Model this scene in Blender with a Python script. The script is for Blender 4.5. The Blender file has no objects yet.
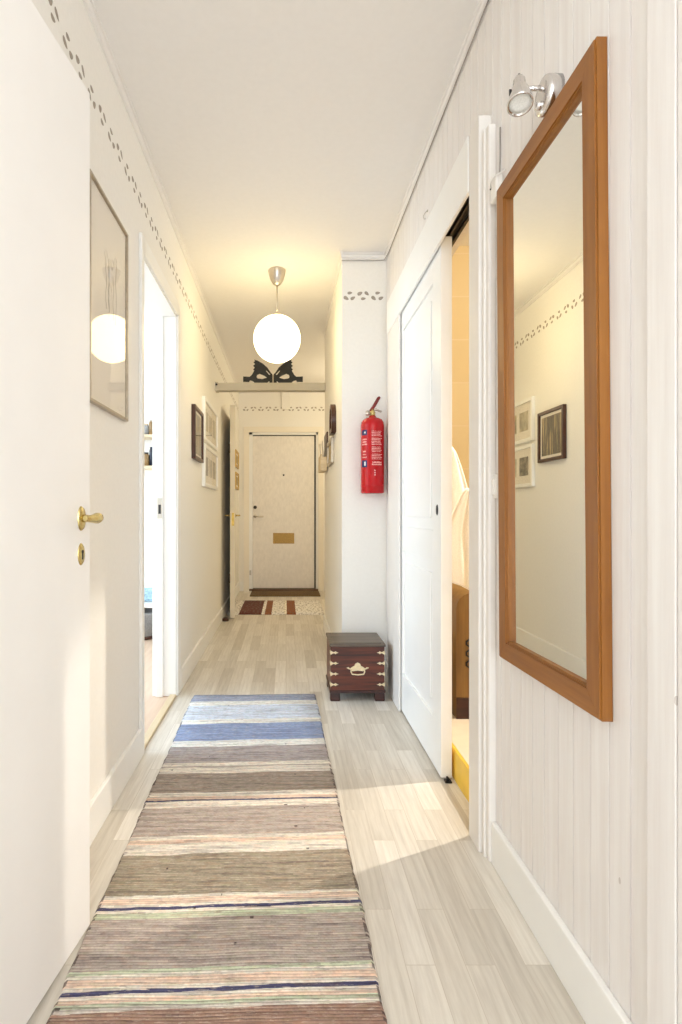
import bpy, bmesh, math, random
from mathutils import Vector, Matrix
random.seed(7)
PI = math.pi
S = bpy.context.scene
C = S.collection

# ------------------------------------------------------------------ camera, world, lights, exposure
F = 560.0
cam_d = bpy.data.cameras.new('camera'); cam = bpy.data.objects.new('camera', cam_d); C.objects.link(cam)
cam.location = (0, 0, 1.0); cam.rotation_euler = (PI/2, 0, 0)
cam_d.sensor_fit = 'AUTO'; cam_d.sensor_width = 36.0
cam_d.lens = F/1024*36.0; cam_d.shift_x = 55.0/1024; cam_d.clip_start = 0.02
S.camera = cam
S.view_settings.view_transform = 'Standard'; S.view_settings.look = 'None'
S.view_settings.gamma = 1.0; S.view_settings.use_curve_mapping = False
S.view_settings.exposure = 0.76
S.cycles.max_bounces = 12; S.cycles.diffuse_bounces = 8; S.cycles.glossy_bounces = 6
S.cycles.transparent_max_bounces = 12; S.cycles.sample_clamp_indirect = 6.0
S.cycles.use_denoising = True

world = bpy.data.worlds.new('world'); S.world = world; world.use_nodes = True
world.node_tree.nodes['Background'].inputs[0].default_value = (0.85, 0.93, 1.0, 1)
world.node_tree.nodes['Background'].inputs[1].default_value = 2.0

def area(name, loc, rot, sx, sy, watts, col):
    d = bpy.data.lights.new(name, 'AREA'); d.shape = 'RECTANGLE'; d.size = sx; d.size_y = sy
    d.energy = watts; d.color = col
    o = bpy.data.objects.new(name, d); C.objects.link(o); o.location = loc; o.rotation_euler = rot
    return o
def point(name, loc, r, watts, col):
    d = bpy.data.lights.new(name, 'POINT'); d.shadow_soft_size = r; d.energy = watts; d.color = col
    o = bpy.data.objects.new(name, d); C.objects.link(o); o.location = loc
    return o
# added unseen fill behind the camera; daylight at the side room's window and through the near left doorway
area('fill_light_behind', (0.2, -2.42, 1.45), (PI/2, 0, 0), 1.3, 1.9, 31, (0.77, 0.885, 1.0))
area('window_daylight_side_room', (-3.38, 2.75, 1.35), (0, -PI/2, 0), 1.7, 1.9, 45, (0.54, 0.76, 1.0))
area('window_daylight_near_room', (-1.9, 0.15, 1.4), (0, -PI/2, 0), 1.8, 1.2, 7, (0.84, 0.92, 1.0))
# lamps, and an added overhead fill
GLOBE = (-0.0575, 3.58, 2.106)
point('overhead_fill_behind', (0.0, -0.75, 2.25), 0.12, 4.5, (1.0, 0.96, 0.94))  # added unseen fill to brighten the near hall, no fixture here
point('bathroom_lamp_light', (1.75, 2.31, 2.30), 0.05, 9, (1.0, 0.88, 0.68))
sd = bpy.data.lights.new('bathroom_spotlight', 'SPOT'); sd.energy = 95; sd.spot_size = math.radians(52); sd.spot_blend = 0.25
sd.shadow_soft_size = 0.018; sd.color = (1.0, 0.92, 0.80)
so = bpy.data.objects.new('bathroom_spotlight', sd); C.objects.link(so); so.location = (1.75, 2.30, 2.30)
so.rotation_euler = (Vector((0.35, 1.82, 0.0)) - Vector(so.location)).to_track_quat('-Z', 'Y').to_euler()
point('far_hall_lamp_light', (0.95, 6.0, 2.15), 0.12, 9, (1.0, 0.86, 0.58))
GLOBE_STRENGTH = 5.0
GLOBE_COLOR = (1.0, 0.80, 0.42, 1)

# ------------------------------------------------------------------ helpers
def lin(c):
    c = c/255.0
    return c/12.92 if c <= 0.04045 else ((c+0.055)/1.055)**2.4
def rgb(r, g, b): return (lin(r), lin(g), lin(b), 1.0)

class NT:
    def __init__(s, name):
        s.m = bpy.data.materials.new(name); s.m.use_nodes = True; s.t = s.m.node_tree
        s.n = s.t.nodes; s.b = s.n['Principled BSDF']; s.out = s.n['Material Output']
    def new(s, typ, **kw):
        n = s.n.new(typ)
        for k, v in kw.items(): setattr(n, k, v)
        return n
    def link(s, a, b): s.t.links.new(a, b)
    def math(s, op, a, b=None, c=None):
        n = s.new('ShaderNodeMath', operation=op)
        for i, v in enumerate((a, b, c)):
            if v is None: continue
            if isinstance(v, (int, float)): n.inputs[i].default_value = v
            else: s.link(v, n.inputs[i])
        return n.outputs[0]
    def mix(s, fac, a, b, blend='MIX'):
        n = s.new('ShaderNodeMix', data_type='RGBA', blend_type=blend)
        for i, v in ((0, fac), (6, a), (7, b)):
            if isinstance(v, (int, float, tuple)): n.inputs[i].default_value = v
            else: s.link(v, n.inputs[i])
        return n.outputs[2]
    def coords(s, scale=(1, 1, 1), kind='Object'):
        tc = s.new('ShaderNodeTexCoord'); mp = s.new('ShaderNodeMapping'); mp.inputs['Scale'].default_value = scale
        s.link(tc.outputs[kind], mp.inputs[0]); return mp.outputs[0]
    def noise(s, vec, scale, detail=3, rough=0.5):
        n = s.new('ShaderNodeTexNoise'); n.inputs['Scale'].default_value = scale
        n.inputs['Detail'].default_value = detail; n.inputs['Roughness'].default_value = rough
        s.link(vec, n.inputs['Vector']); return n.outputs['Fac']
    def ramp(s, fac, stops, interp='LINEAR'):
        n = s.new('ShaderNodeValToRGB'); cr = n.color_ramp; cr.interpolation = interp
        while len(cr.elements) < len(stops): cr.elements.new(0.5)
        for e, (p, c) in zip(cr.elements, stops): e.position = p; e.color = c
        s.link(fac, n.inputs[0]); return n.outputs[0]
    def bump(s, h, strength=0.2, dist=0.01):
        n = s.new('ShaderNodeBump'); n.inputs['Strength'].default_value = strength; n.inputs['Distance'].default_value = dist
        s.link(h, n.inputs['Height']); s.link(n.outputs[0], s.b.inputs['Normal'])

def mat(name, col, rough=0.5, metal=0.0, var=0.06, nscale=12, stretch=(1, 1, 1), bump=0.0, spec=0.5):
    t = NT(name)
    v = t.coords(stretch); f = t.noise(v, nscale, 4)
    dark = tuple(c*(1-var) for c in col[:3]) + (1,); light = tuple(min(1, c*(1+var)) for c in col[:3]) + (1,)
    t.link(t.ramp(f, [(0.3, dark), (0.7, light)]), t.b.inputs['Base Color'])
    t.b.inputs['Roughness'].default_value = rough; t.b.inputs['Metallic'].default_value = metal
    t.b.inputs['Specular IOR Level'].default_value = spec
    if bump: t.bump(f, bump, 0.004)
    return t.m

def wood(name, c0, c1, axis='z', scale=30, rough=0.45):
    t = NT(name)
    st = {'x': (0.06, 1, 1), 'y': (1, 0.06, 1), 'z': (1, 1, 0.06)}[axis]
    v = t.coords(st); f = t.noise(v, scale, 6, 0.62); g = t.noise(v, scale*4, 3)
    f2 = t.math('ADD', t.math('MULTIPLY', f, 0.75), t.math('MULTIPLY', g, 0.25))
    t.link(t.ramp(f2, [(0.32, c0), (0.68, c1)]), t.b.inputs['Base Color'])
    t.b.inputs['Roughness'].default_value = rough
    t.bump(f2, 0.08, 0.002)
    return t.m

M = {}
M['wall'] = mat('cream_wallpaper', rgb(243, 240, 234), 0.75, var=0.015, nscale=60, bump=0.03)
M['ceil'] = mat('ceiling_paint', rgb(238, 235, 232), 0.8, var=0.01, nscale=40)
M['white'] = mat('white_gloss_paint', rgb(244, 243, 240), 0.35, var=0.012, nscale=9)
M['doorwhite'] = mat('door_paint', rgb(245, 242, 238), 0.5, var=0.01, nscale=9)
M['stencil'] = mat('grey_stencil_paint', rgb(164, 154, 142), 0.8, var=0.15, nscale=40)
M['brass'] = mat('brass', rgb(208, 188, 128), 0.26, 1.0, var=0.12, nscale=60)
M['chrome'] = mat('chrome', rgb(225, 222, 220), 0.16, 1.0, var=0.03, nscale=30)
M['steel'] = mat('brushed_steel', rgb(200, 192, 182), 0.32, 1.0, var=0.05, nscale=80, stretch=(1, 1, 0.1))
M['black'] = mat('black_paint', rgb(18, 17, 17), 0.5, var=0.2, nscale=30)
M['darkgap'] = mat('dark_track_metal', rgb(52, 46, 42), 0.4, 0.6, var=0.1)
M['casing'] = mat('casing_paint', rgb(233, 228, 222), 0.5, var=0.01, nscale=9)
M['plastic'] = mat('white_plastic', rgb(242, 238, 232), 0.35, var=0.01)
M['cable'] = mat('grey_cable', rgb(158, 150, 142), 0.6, var=0.1)
M['oak'] = wood('honey_oak', rgb(130, 78, 24), rgb(158, 101, 36), 'z', 26)
M['oakx'] = wood('honey_oak_rail', rgb(130, 78, 24), rgb(158, 101, 36), 'x', 26)
M['frame_dark'] = wood('dark_brown_wood', rgb(52, 26, 16), rgb(84, 46, 30), 'z', 40, 0.35)
M['frame_grey'] = mat('pewter_frame', rgb(176, 164, 146), 0.32, 0.6, var=0.1, nscale=50)
M['mat_paper'] = mat('mount_paper', rgb(238, 231, 220), 0.9, var=0.015, nscale=80)
M['gold'] = mat('gilt', rgb(196, 160, 82), 0.4, 0.8, var=0.15, nscale=50)
M['thresh'] = wood('threshold_wood', rgb(206, 184, 146), rgb(226, 208, 176), 'y', 30)
M['red'] = mat('red_enamel', rgb(188, 13, 24), 0.25, var=0.05, nscale=20)
M['darkred'] = mat('dark_red_plastic', rgb(120, 18, 22), 0.4, var=0.1)
M['blue'] = mat('blue_print', rgb(16, 30, 92), 0.5, var=0.1)
M['labeltext'] = mat('pale_pink_print', rgb(240, 176, 170), 0.5, var=0.05)
M['yellowpaint'] = mat('yellow_step_paint', rgb(240, 196, 70), 0.5, var=0.08, nscale=14)
M['towel'] = mat('white_terry', rgb(246, 240, 230), 0.95, var=0.06, nscale=220, bump=0.5)
M['bathwood'] = wood('brown_cabinet_wood', rgb(112, 80, 38), rgb(148, 112, 60), 'z', 22)
M['chestwood'] = wood('mahogany_chest', rgb(38, 13, 9), rgb(112, 50, 28), 'x', 30, 0.38)
M['chestlid'] = wood('dark_chest_lid', rgb(66, 54, 44), rgb(116, 102, 88), 'x', 40, 0.4)
M['chestdark'] = wood('dark_chest_foot', rgb(40, 16, 12), rgb(72, 30, 20), 'x', 30, 0.4)
M['fitting'] = mat('pale_brass_fitting', rgb(224, 208, 172), 0.4, 0.5, var=0.12, nscale=80)
M['birch'] = mat('pale_birch_laminate', rgb(236, 230, 222), 0.45, var=0.05, nscale=40, stretch=(1, 1, 0.5))
M['mailbrass'] = mat('aged_brass', rgb(168, 134, 70), 0.45, 0.5, var=0.2, nscale=90)
M['beam'] = mat('beam_paint', rgb(190, 182, 164), 0.55, var=0.02, nscale=20)
M['greyfabric'] = mat('grey_fabric', rgb(150, 150, 150), 0.9, var=0.2, nscale=120)
M['bluecloth'] = mat('blue_white_textile', rgb(160, 190, 205), 0.9, var=0.4, nscale=70)
M['amber'] = mat('amber_jar', rgb(150, 120, 80), 0.3, var=0.15)
M['navy'] = mat('navy_print', rgb(30, 36, 52), 0.4, var=0.2)
M['sidefloor'] = wood('side_room_floor_wood', rgb(206, 176, 150), rgb(226, 200, 176), 'y', 18, 0.4)
M['cloudglass'] = mat('frosted_lens', rgb(236, 236, 232), 0.15, var=0.1, nscale=300)

def panel_mat():
    t = NT('whitewashed_pine_panelling')
    v = t.coords((1, 1, 0.05)); f = t.noise(v, 42, 6, 0.65)
    base = t.ramp(f, [(0.3, rgb(230, 224, 220)), (0.7, rgb(241, 238, 235))])
    v2 = t.coords((1, 1, 0.55)); vo = t.new('ShaderNodeTexVoronoi'); vo.inputs['Scale'].default_value = 5.5; t.link(v2, vo.inputs['Vector'])
    k = t.math('LESS_THAN', vo.outputs['Distance'], 0.022)
    t.link(t.mix(t.math('MULTIPLY', k, 0.4), base, rgb(150, 132, 118)), t.b.inputs['Base Color'])
    t.b.inputs['Roughness'].default_value = 0.5
    t.bump(f, 0.12, 0.002)
    return t.m
M['panel'] = panel_mat()

def floor_mat():
    t = NT('ash_laminate')
    tc = t.new('ShaderNodeTexCoord'); sp = t.new('ShaderNodeSeparateXYZ'); t.link(tc.outputs['Object'], sp.inputs[0])
    cb = t.new('ShaderNodeCombineXYZ'); t.link(sp.outputs[1], cb.inputs[0]); t.link(sp.outputs[0], cb.inputs[1])
    def brick(w, h, m, off):
        br = t.new('ShaderNodeTexBrick'); br.offset = off; br.offset_frequency = 2; br.squash = 1
        br.inputs['Color1'].default_value = (0, 0, 0, 1); br.inputs['Color2'].default_value = (1, 1, 1, 1)
        br.inputs['Mortar'].default_value = (0.5, 0.5, 0.5, 1)
        br.inputs['Scale'].default_value = 1.0; br.inputs['Mortar Size'].default_value = m; br.inputs['Mortar Smooth'].default_value = 0.2
        br.inputs['Brick Width'].default_value = w; br.inputs['Row Height'].default_value = h; br.inputs['Bias'].default_value = 0.0
        t.link(cb.outputs[0], br.inputs['Vector']); return br
    b1 = brick(0.47, 0.066, 0.0009, 0.37)
    tone = t.ramp(b1.outputs['Color'], [(0.0, rgb(206, 198, 185)), (0.5, rgb(222, 215, 203)), (1.0, rgb(236, 230, 220))])
    gv = t.new('ShaderNodeCombineXYZ')
    t.link(t.math('MULTIPLY', sp.outputs[0], 1.0), gv.inputs[0])
    t.link(t.math('MULTIPLY', sp.outputs[1], 0.07), gv.inputs[1])
    sepc = t.new('ShaderNodeSeparateColor'); t.link(b1.outputs['Color'], sepc.inputs[0])
    t.link(t.math('MULTIPLY', sepc.outputs[0], 7.0), gv.inputs[2])
    g = t.noise(gv.outputs[0], 60, 6, 0.7)
    col = t.mix(0.8, tone, t.ramp(g, [(0.3, (0.78, 0.76, 0.74, 1)), (0.62, (1, 1, 1, 1))]), 'MULTIPLY')
    gw = t.new('ShaderNodeVectorMath', operation='MULTIPLY'); t.link(gv.outputs[0], gw.inputs[0]); gw.inputs[1].default_value = (1, 4, 1)
    wv = t.new('ShaderNodeTexWave'); wv.bands_direction = 'X'; wv.inputs['Scale'].default_value = 14; wv.inputs['Distortion'].default_value = 5; wv.inputs['Detail'].default_value = 2; wv.inputs['Detail Scale'].default_value = 0.9
    t.link(gw.outputs[0], wv.inputs['Vector'])
    col = t.mix(0.4, col, t.ramp(wv.outputs['Fac'], [(0.0, (0.86, 0.84, 0.81, 1)), (0.35, (1, 1, 1, 1))]), 'MULTIPLY')
    col = t.mix(t.math('MULTIPLY', b1.outputs['Fac'], 0.45), col, rgb(170, 154, 132))
    t.link(col, t.b.inputs['Base Color'])
    t.b.inputs['Roughness'].default_value = 0.34; t.b.inputs['Specular IOR Level'].default_value = 0.45
    t.bump(g, 0.04, 0.001)
    return t.m
M['floor'] = floor_mat()

def tile_mat():
    t = NT('beige_bathroom_tile')
    v = t.coords(); sp = t.new('ShaderNodeSeparateXYZ'); t.link(v, sp.inputs[0])
    cb = t.new('ShaderNodeCombineXYZ'); t.link(t.math('ADD', sp.outputs[0], sp.outputs[1]), cb.inputs[0]); t.link(sp.outputs[2], cb.inputs[1])
    br = t.new('ShaderNodeTexBrick'); br.offset = 0.0
    br.inputs['Color1'].default_value = rgb(232, 216, 176); br.inputs['Color2'].default_value = rgb(236, 222, 188)
    br.inputs['Mortar'].default_value = rgb(240, 226, 200); br.inputs['Scale'].default_value = 1; br.inputs['Mortar Size'].default_value = 0.004
    br.inputs['Brick Width'].default_value = 0.2; br.inputs['Row Height'].default_value = 0.25
    t.link(cb.outputs[0], br.inputs['Vector']); t.link(br.outputs['Color'], t.b.inputs['Base Color'])
    t.b.inputs['Roughness'].default_value = 0.2
    return t.m
M['tile'] = tile_mat()

def emit_mat(name, col, strength):
    t = NT(name); e = t.new('ShaderNodeEmission'); e.inputs[0].default_value = col; e.inputs[1].default_value = strength
    t.link(e.outputs[0], t.out.inputs[0]); return t.m
M['globe'] = emit_mat('lit_opal_globe', GLOBE_COLOR, GLOBE_STRENGTH)
M['bulb'] = emit_mat('lit_bathroom_bulb', (1, 0.85, 0.6, 1), 6)
def pane_mat():
    t = NT('picture_glass')
    tr = t.new('ShaderNodeBsdfTransparent'); gl = t.new('ShaderNodeBsdfGlossy'); gl.inputs['Roughness'].default_value = 0.02
    fr = t.new('ShaderNodeFresnel'); fr.inputs['IOR'].default_value = 1.5
    mx = t.new('ShaderNodeMixShader'); ge = t.new('ShaderNodeNewGeometry'); t.link(t.math('MULTIPLY', fr.outputs[0], t.math('SUBTRACT', 1.0, ge.outputs['Backfacing'])), mx.inputs[0]); t.link(tr.outputs[0], mx.inputs[1]); t.link(gl.outputs[0], mx.inputs[2])
    t.link(mx.outputs[0], t.out.inputs[0]); return t.m
M['glass'] = pane_mat()
def mirror_mat():
    t = NT('silvered_mirror'); t.b.inputs['Base Color'].default_value = (0.90, 0.90, 0.86, 1)
    t.b.inputs['Metallic'].default_value = 1; t.b.inputs['Roughness'].default_value = 0.008; return t.m
M['mirror'] = mirror_mat()

# ---- mesh helpers
def BM(): return bmesh.new()
def box(bm, x0, x1, y0, y1, z0, z1, bev=0.0, mi=0):
    mtx = Matrix.Translation(((x0+x1)/2, (y0+y1)/2, (z0+z1)/2)) @ Matrix.Diagonal((abs(x1-x0), abs(y1-y0), abs(z1-z0), 1))
    r = bmesh.ops.create_cube(bm, size=1, matrix=mtx); vs = r['verts']
    fs = list({f for v in vs for f in v.link_faces})
    for f in fs: f.material_index = mi
    if bev:
        es = list({e for v in vs for e in v.link_edges})
        bmesh.ops.bevel(bm, geom=es, offset=bev, segments=2, profile=0.5, affect='EDGES', clamp_overlap=True)
    return bm
def lathe(bm, prof, seg=28, mtx=Matrix(), mi=0):
    rings = []
    for r, z in prof:
        if r < 1e-6: rings.append([bm.verts.new(mtx @ Vector((0, 0, z)))])
        else: rings.append([bm.verts.new(mtx @ Vector((r*math.cos(2*PI*i/seg), r*math.sin(2*PI*i/seg), z))) for i in range(seg)])
    for a, b in zip(rings, rings[1:]):
        for i in range(seg):
            j = (i+1) % seg
            if len(a) == 1 and len(b) == 1: continue
            if len(a) == 1: f = bm.faces.new((a[0], b[j], b[i]))
            elif len(b) == 1: f = bm.faces.new((a[i], a[j], b[0]))
            else: f = bm.faces.new((a[i], a[j], b[j], b[i]))
            f.smooth = True; f.material_index = mi
    return bm
def tube(bm, pts, r, seg=10, mi=0):
    pts = [Vector(p) for p in pts]; n = len(pts); rs = r if isinstance(r, (list, tuple)) else [r]*n
    rings = []; up = None
    for i, p in enumerate(pts):
        d = (pts[min(i+1, n-1)] - pts[max(i-1, 0)]).normalized()
        if up is None: up = Vector((0, 0, 1)) if abs(d.z) < 0.9 else Vector((1, 0, 0))
        a = d.cross(up).normalized(); b = a.cross(d).normalized(); up = b
        rings.append([bm.verts.new(p + (a*math.cos(2*PI*k/seg) + b*math.sin(2*PI*k/seg))*rs[i]) for k in range(seg)])
    for A, B in zip(rings, rings[1:]):
        for k in range(seg):
            f = bm.faces.new((A[k], A[(k+1) % seg], B[(k+1) % seg], B[k])); f.smooth = True; f.material_index = mi
    bm.faces.new(rings[0]).material_index = mi; bm.faces.new(rings[-1][::-1]).material_index = mi
    return bm
def obj(name, bm, m, parent=None, loc=None):
    bmesh.ops.recalc_face_normals(bm, faces=bm.faces[:])
    me = bpy.data.meshes.new(name); bm.to_mesh(me); bm.free()
    for x in (m if isinstance(m, (list, tuple)) else [m]): me.materials.append(x)
    o = bpy.data.objects.new(name, me); C.objects.link(o)
    if parent: o.parent = parent
    if loc: o.location = loc
    return o
def plate(name, polys, thick, m, parent=None, loc=(0, 0, 0)):
    """flat cut-out: polygons in local x,z (inner ones are holes), thickness along y"""
    cu = bpy.data.curves.new(name, 'CURVE'); cu.dimensions = '2D'; cu.fill_mode = 'BOTH'; cu.extrude = thick/2
    for pl in polys:
        sp = cu.splines.new('POLY'); sp.points.add(len(pl)-1); sp.use_cyclic_u = True
        for q, (x, z) in zip(sp.points, pl): q.co = (x, z, 0, 1)
    t = bpy.data.objects.new('tmp', cu); C.objects.link(t)
    bpy.context.view_layer.update()
    me = bpy.data.meshes.new_from_object(t.evaluated_get(bpy.context.evaluated_depsgraph_get()))
    bpy.data.objects.remove(t); bpy.data.curves.remove(cu)
    me.transform(Matrix.Rotation(PI/2, 4, 'X')); me.name = name
    me.materials.clear(); me.materials.append(m)
    o = bpy.data.objects.new(name, me); C.objects.link(o); o.location = loc
    if parent: o.parent = parent
    return o
def tag(o, label, cat, group=None):
    o['label'] = label; o['category'] = cat
    if group: o['group'] = group
    return o
def thing(name, label, cat, loc=(0, 0, 0), rz=0.0, group=None):
    o = bpy.data.objects.new(name, None); o.empty_display_size = 0.1; C.objects.link(o)
    o.location = loc; o.rotation_euler = (0, 0, rz)
    return tag(o, label, cat, group)
def struct(name, bm, m):
    o = obj(name, bm, m); o['kind'] = 'structure'; return o
LEFT, RIGHT = PI/2, -PI/2      # local -y looks into the corridor from the left / right wall

# ------------------------------------------------------------------ dimensions
XL, XR, H = -0.60, 0.60, 2.545
XN = 0.335            # narrower far corridor's right wall
YS, YN, YE = 3.35, 4.82, 7.10
YB = -2.5

# ------------------------------------------------------------------ structure
def leaf_marks(bm, mtx, length, mi, pitch=0.096):
    """stencilled three-leaf sprigs along local x, centred on z=0, facing local -y"""
    n = int(length/pitch)
    for i in range(n):
        cx = (i+0.5)*pitch + (length-n*pitch)/2; up = 1 if i % 2 else -1
        for (dx, dz, ang, L, W) in ((-0.021, 0.014*up, 0.5*up, 0.034, 0.021), (0.021, 0.014*up, -0.6*up, 0.032, 0.019), (0.0, -0.017*up, 0.12, 0.030, 0.017)):
            dx += random.uniform(-.003, .003); ang += random.uniform(-.25, .25)
            pts = []
            for k in range(10):
                a = 2*PI*k/10
                u = math.cos(a)*L/2; w = math.sin(a)*W/2*(1 - 0.35*math.cos(a))
                ca, sa = math.cos(ang), math.sin(ang)
                pts.append(bm.verts.new(mtx @ Vector((cx+dx+u*ca-w*sa, 0, dz+u*sa+w*ca))))
            f = bm.faces.new(pts); f.material_index = mi
BZ = 2.288

bm = BM()
box(bm, XL-0.015, 0.627, YB, YE+0.1, -0.06, 0.0); box(bm, 0.627, 1.5, YN-0.1, YE+0.1, -0.06, 0)
struct('floor', bm, M['floor'])
bm = BM(); box(bm, -3.6, XL-0.015, 1.2, 4.9, -0.06, -0.001)
struct('floor_side_room', bm, M['sidefloor'])
bm = BM(); box(bm, -3.7, 2.5, YB, YE+0.1, H, H+0.1)
struct('ceiling', bm, M['ceil'])

# left wall with two doorways
D0, D1 = 2.31, 3.06        # far left doorway
N0, N1 = -0.27, 0.56       # near left doorway (its leaf is swung open along the wall)
DH = 2.08
bm = BM()
for (a, b, z0, z1) in ((YB, N0, 0, H), (N0, N1, 2.03, H), (N1, D0, 0, H), (D0, D1, DH, H), (D1, YE, 0, H)):
    box(bm, XL-0.12, XL, a, b, z0, z1)
mt = Matrix.Translation((XL+0.0006, 0.3, BZ)) @ Matrix.Rotation(PI/2, 4, 'Z')
leaf_marks(bm, mt, YE-0.3, 1)
struct('wall_left', bm, [M['wall'], M['stencil']])

# right side: panelled wall with wide sliding-door opening
P0, P1 = 0.911, YS
O0, O1, OZ = 1.72, 2.98, 2.075
bm = BM()
def panel_strip(bm, y0, y1, z0, z1, pitch=0.065, g=0.005):
    k0 = math.floor(y0/pitch) ; ys = [y0]; xs = [XR]
    k = k0
    while k*pitch <= y1 + pitch:
        for d, x in ((-0.002, XR), (-0.0012, XR+g), (0.0012, XR+g), (0.002, XR)):
            y = k*pitch+d
            if y0 < y < y1: ys.append(y); xs.append(x)
        k += 1
    ys.append(y1); xs.append(XR)
    lo = [bm.verts.new((x, y, z0)) for x, y in zip(xs, ys)]; hi = [bm.verts.new((x, y, z1)) for x, y in zip(xs, ys)]
    for i in range(len(ys)-1): bm.faces.new((lo[i], lo[i+1], hi[i+1], hi[i]))
    bl = [bm.verts.new((XR+0.1, y, z)) for y, z in ((y0, z0), (y1, z0), (y1, z1), (y0, z1))]
    bm.faces.new(bl); bm.faces.new([bl[0], bl[1]] + lo[::-1]); bm.faces.new([bl[3], bl[2]] + hi[::-1])
    bm.faces.new((bl[0], bl[3], hi[0], lo[0])); bm.faces.new((bl[1], lo[-1], hi[-1], bl[2]))
panel_strip(bm, P0, O0, 0, H); panel_strip(bm, O0, O1, OZ, H); panel_strip(bm, O1, P1, 0, H)
struct('wall_right', bm, M['panel'])
bm = BM(); box(bm, XR, XR+0.1, YB, P0, 0, H); struct('wall_right_near', bm, M['panel'])
bm = BM(); box(bm, XR-0.014, XR+0.01, 0.842, P0, 0, H, 0.0025); box(bm, XR-0.014, XR+0.01, 0.60, 0.839, 0, H, 0.0025)
struct('trim_near_right', bm, M['panel'])

# stub that narrows the corridor, end wall, hidden closing walls
bm = BM(); box(bm, XN, XR+0.1, YS, YN, 0, H)
leaf_marks(bm, Matrix.Translation((XN+0.005, YS-0.0006, BZ+0.005)), 0.25, 1, 0.083)
struct('wall_stub', bm, [M['wall'], M['stencil']])
bm = BM()
EX0, EX1, EH = -0.475, 0.415, 2.02
box(bm, XL-0.12, EX0, YE, YE+0.12, 0, H); box(bm, EX1, 1.5, YE, YE+0.12, 0, H); box(bm, EX0, EX1, YE, YE+0.12, EH, H)
leaf_marks(bm, Matrix.Translation((XL+0.01, YE-0.0006, BZ+0.02)), 1.6, 1)
struct('wall_end', bm, [M['wall'], M['stencil']])
bm = BM(); box(bm, 1.4, 1.5, YN, YE, 0, H); box(bm, XR+0.1, 1.5, YN-0.1, YN, 0, H); struct('wall_far_right', bm, M['wall'])
# back wall with a window opening added for the fill light
bm = BM(); box(bm, XL-0.12, -0.5, YB-0.1, YB, 0, H); box(bm, -0.5, XR+0.1, YB-0.1, YB, 2.45, H); box(bm, -0.5, XR+0.1, YB-0.1, YB, 0, 0.4)
struct('wall_back', bm, M['wall'])
# near-left room: just the doorway's reveal and the room it opens into
bm = BM(); box(bm, -2.1, XL-0.12, -0.9, -0.8, 0, H); box(bm, -2.1, XL-0.12, 1.1, 1.2, 0, H); box(bm, -2.2, -2.1, -0.9, 1.2, 0, H)
box(bm, -2.1, XL-0.015, -0.8, 1.1, -0.06, 0)
struct('wall_near_room', bm, M['wall'])
# side room shell with window
bm = BM()
box(bm, -3.6, XL-0.12, 4.75, 4.85, 0, H); box(bm, -3.6, XL-0.12, 1.2, 1.3, 0, H)
box(bm, -3.6, -3.5, 1.3, 1.8, 0, H); box(bm, -3.6, -3.5, 3.7, 4.75, 0, H); box(bm, -3.6, -3.5, 1.8, 3.7, 0, 0.4); box(bm, -3.6, -3.5, 1.8, 3.7, 2.3, H)
struct('wall_side_room', bm, M['wall'])
bm = BM()
for (a, b, z0, z1) in ((1.8, 1.86, 0.4, 2.3), (3.64, 3.7, 0.4, 2.3), (2.72, 2.78, 0.4, 2.3), (1.8, 3.7, 0.4, 0.46), (1.8, 3.7, 2.24, 2.3)):
    box(bm, -3.58, -3.52, a, b, z0, z1)
struct('window_1', bm, M['white'])
bm = BM()
for (a, b, z0, z1) in ((-0.5, -0.44, 0.4, 2.45), (0.64, 0.7, 0.4, 2.45), (-0.44, 0.64, 0.4, 0.46), (-0.44, 0.64, 2.39, 2.45)):
    box(bm, a, b, YB-0.08, YB-0.02, z0, z1)
struct('window_added_for_fill', bm, M['white'])  # unseen frame added around the fill light behind the camera
# bathroom shell with raised floor
bm = BM()
box(bm, XR+0.1, 2.4, 3.25, 3.35, 0, H); box(bm, 2.3, 2.4, 1.25, 3.25, 0, H); box(bm, XR+0.1, 2.4, 1.15, 1.25, 0, H)
struct('wall_bathroom', bm, M['tile'])
bm = BM(); box(bm, 0.640, 2.35, 1.25, 3.3, -0.06, 0.114)
struct('floor_bathroom', bm, mat('bathroom_floor_vinyl', rgb(234, 222, 202), 0.4, var=0.05))
bm = BM(); box(bm, 0.628, 0.640, 1.72, 2.98, 0.0, 0.114, 0.002)
struct('trim_bathroom_step', bm, M['yellowpaint'])

# skirting boards
def skirt(name, segs):
    bm = BM()
    for (x0, x1, y0, y1) in segs:
        box(bm, x0, x1, y0, y1, 0, 0.118, 0.004)
    struct(name, bm, M['white'])
skirt('baseboard_left', [(XL, XL+0.016, N1+0.09, D0-0.03), (XL, XL+0.016, D1+0.065, YE)])
skirt('baseboard_right', [(XR-0.016, XR, P0, 1.598), (XR-0.016, XR, 3.12, YS)])
skirt('baseboard_stub', [(XN-0.012, XR, YS-0.016, YS), (XN-0.016, XN, YS, YN)])
skirt('baseboard_end', [(XL, EX0-0.07, YE-0.016, YE), (EX1+0.07, 1.4, YE-0.016, YE)])
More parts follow.
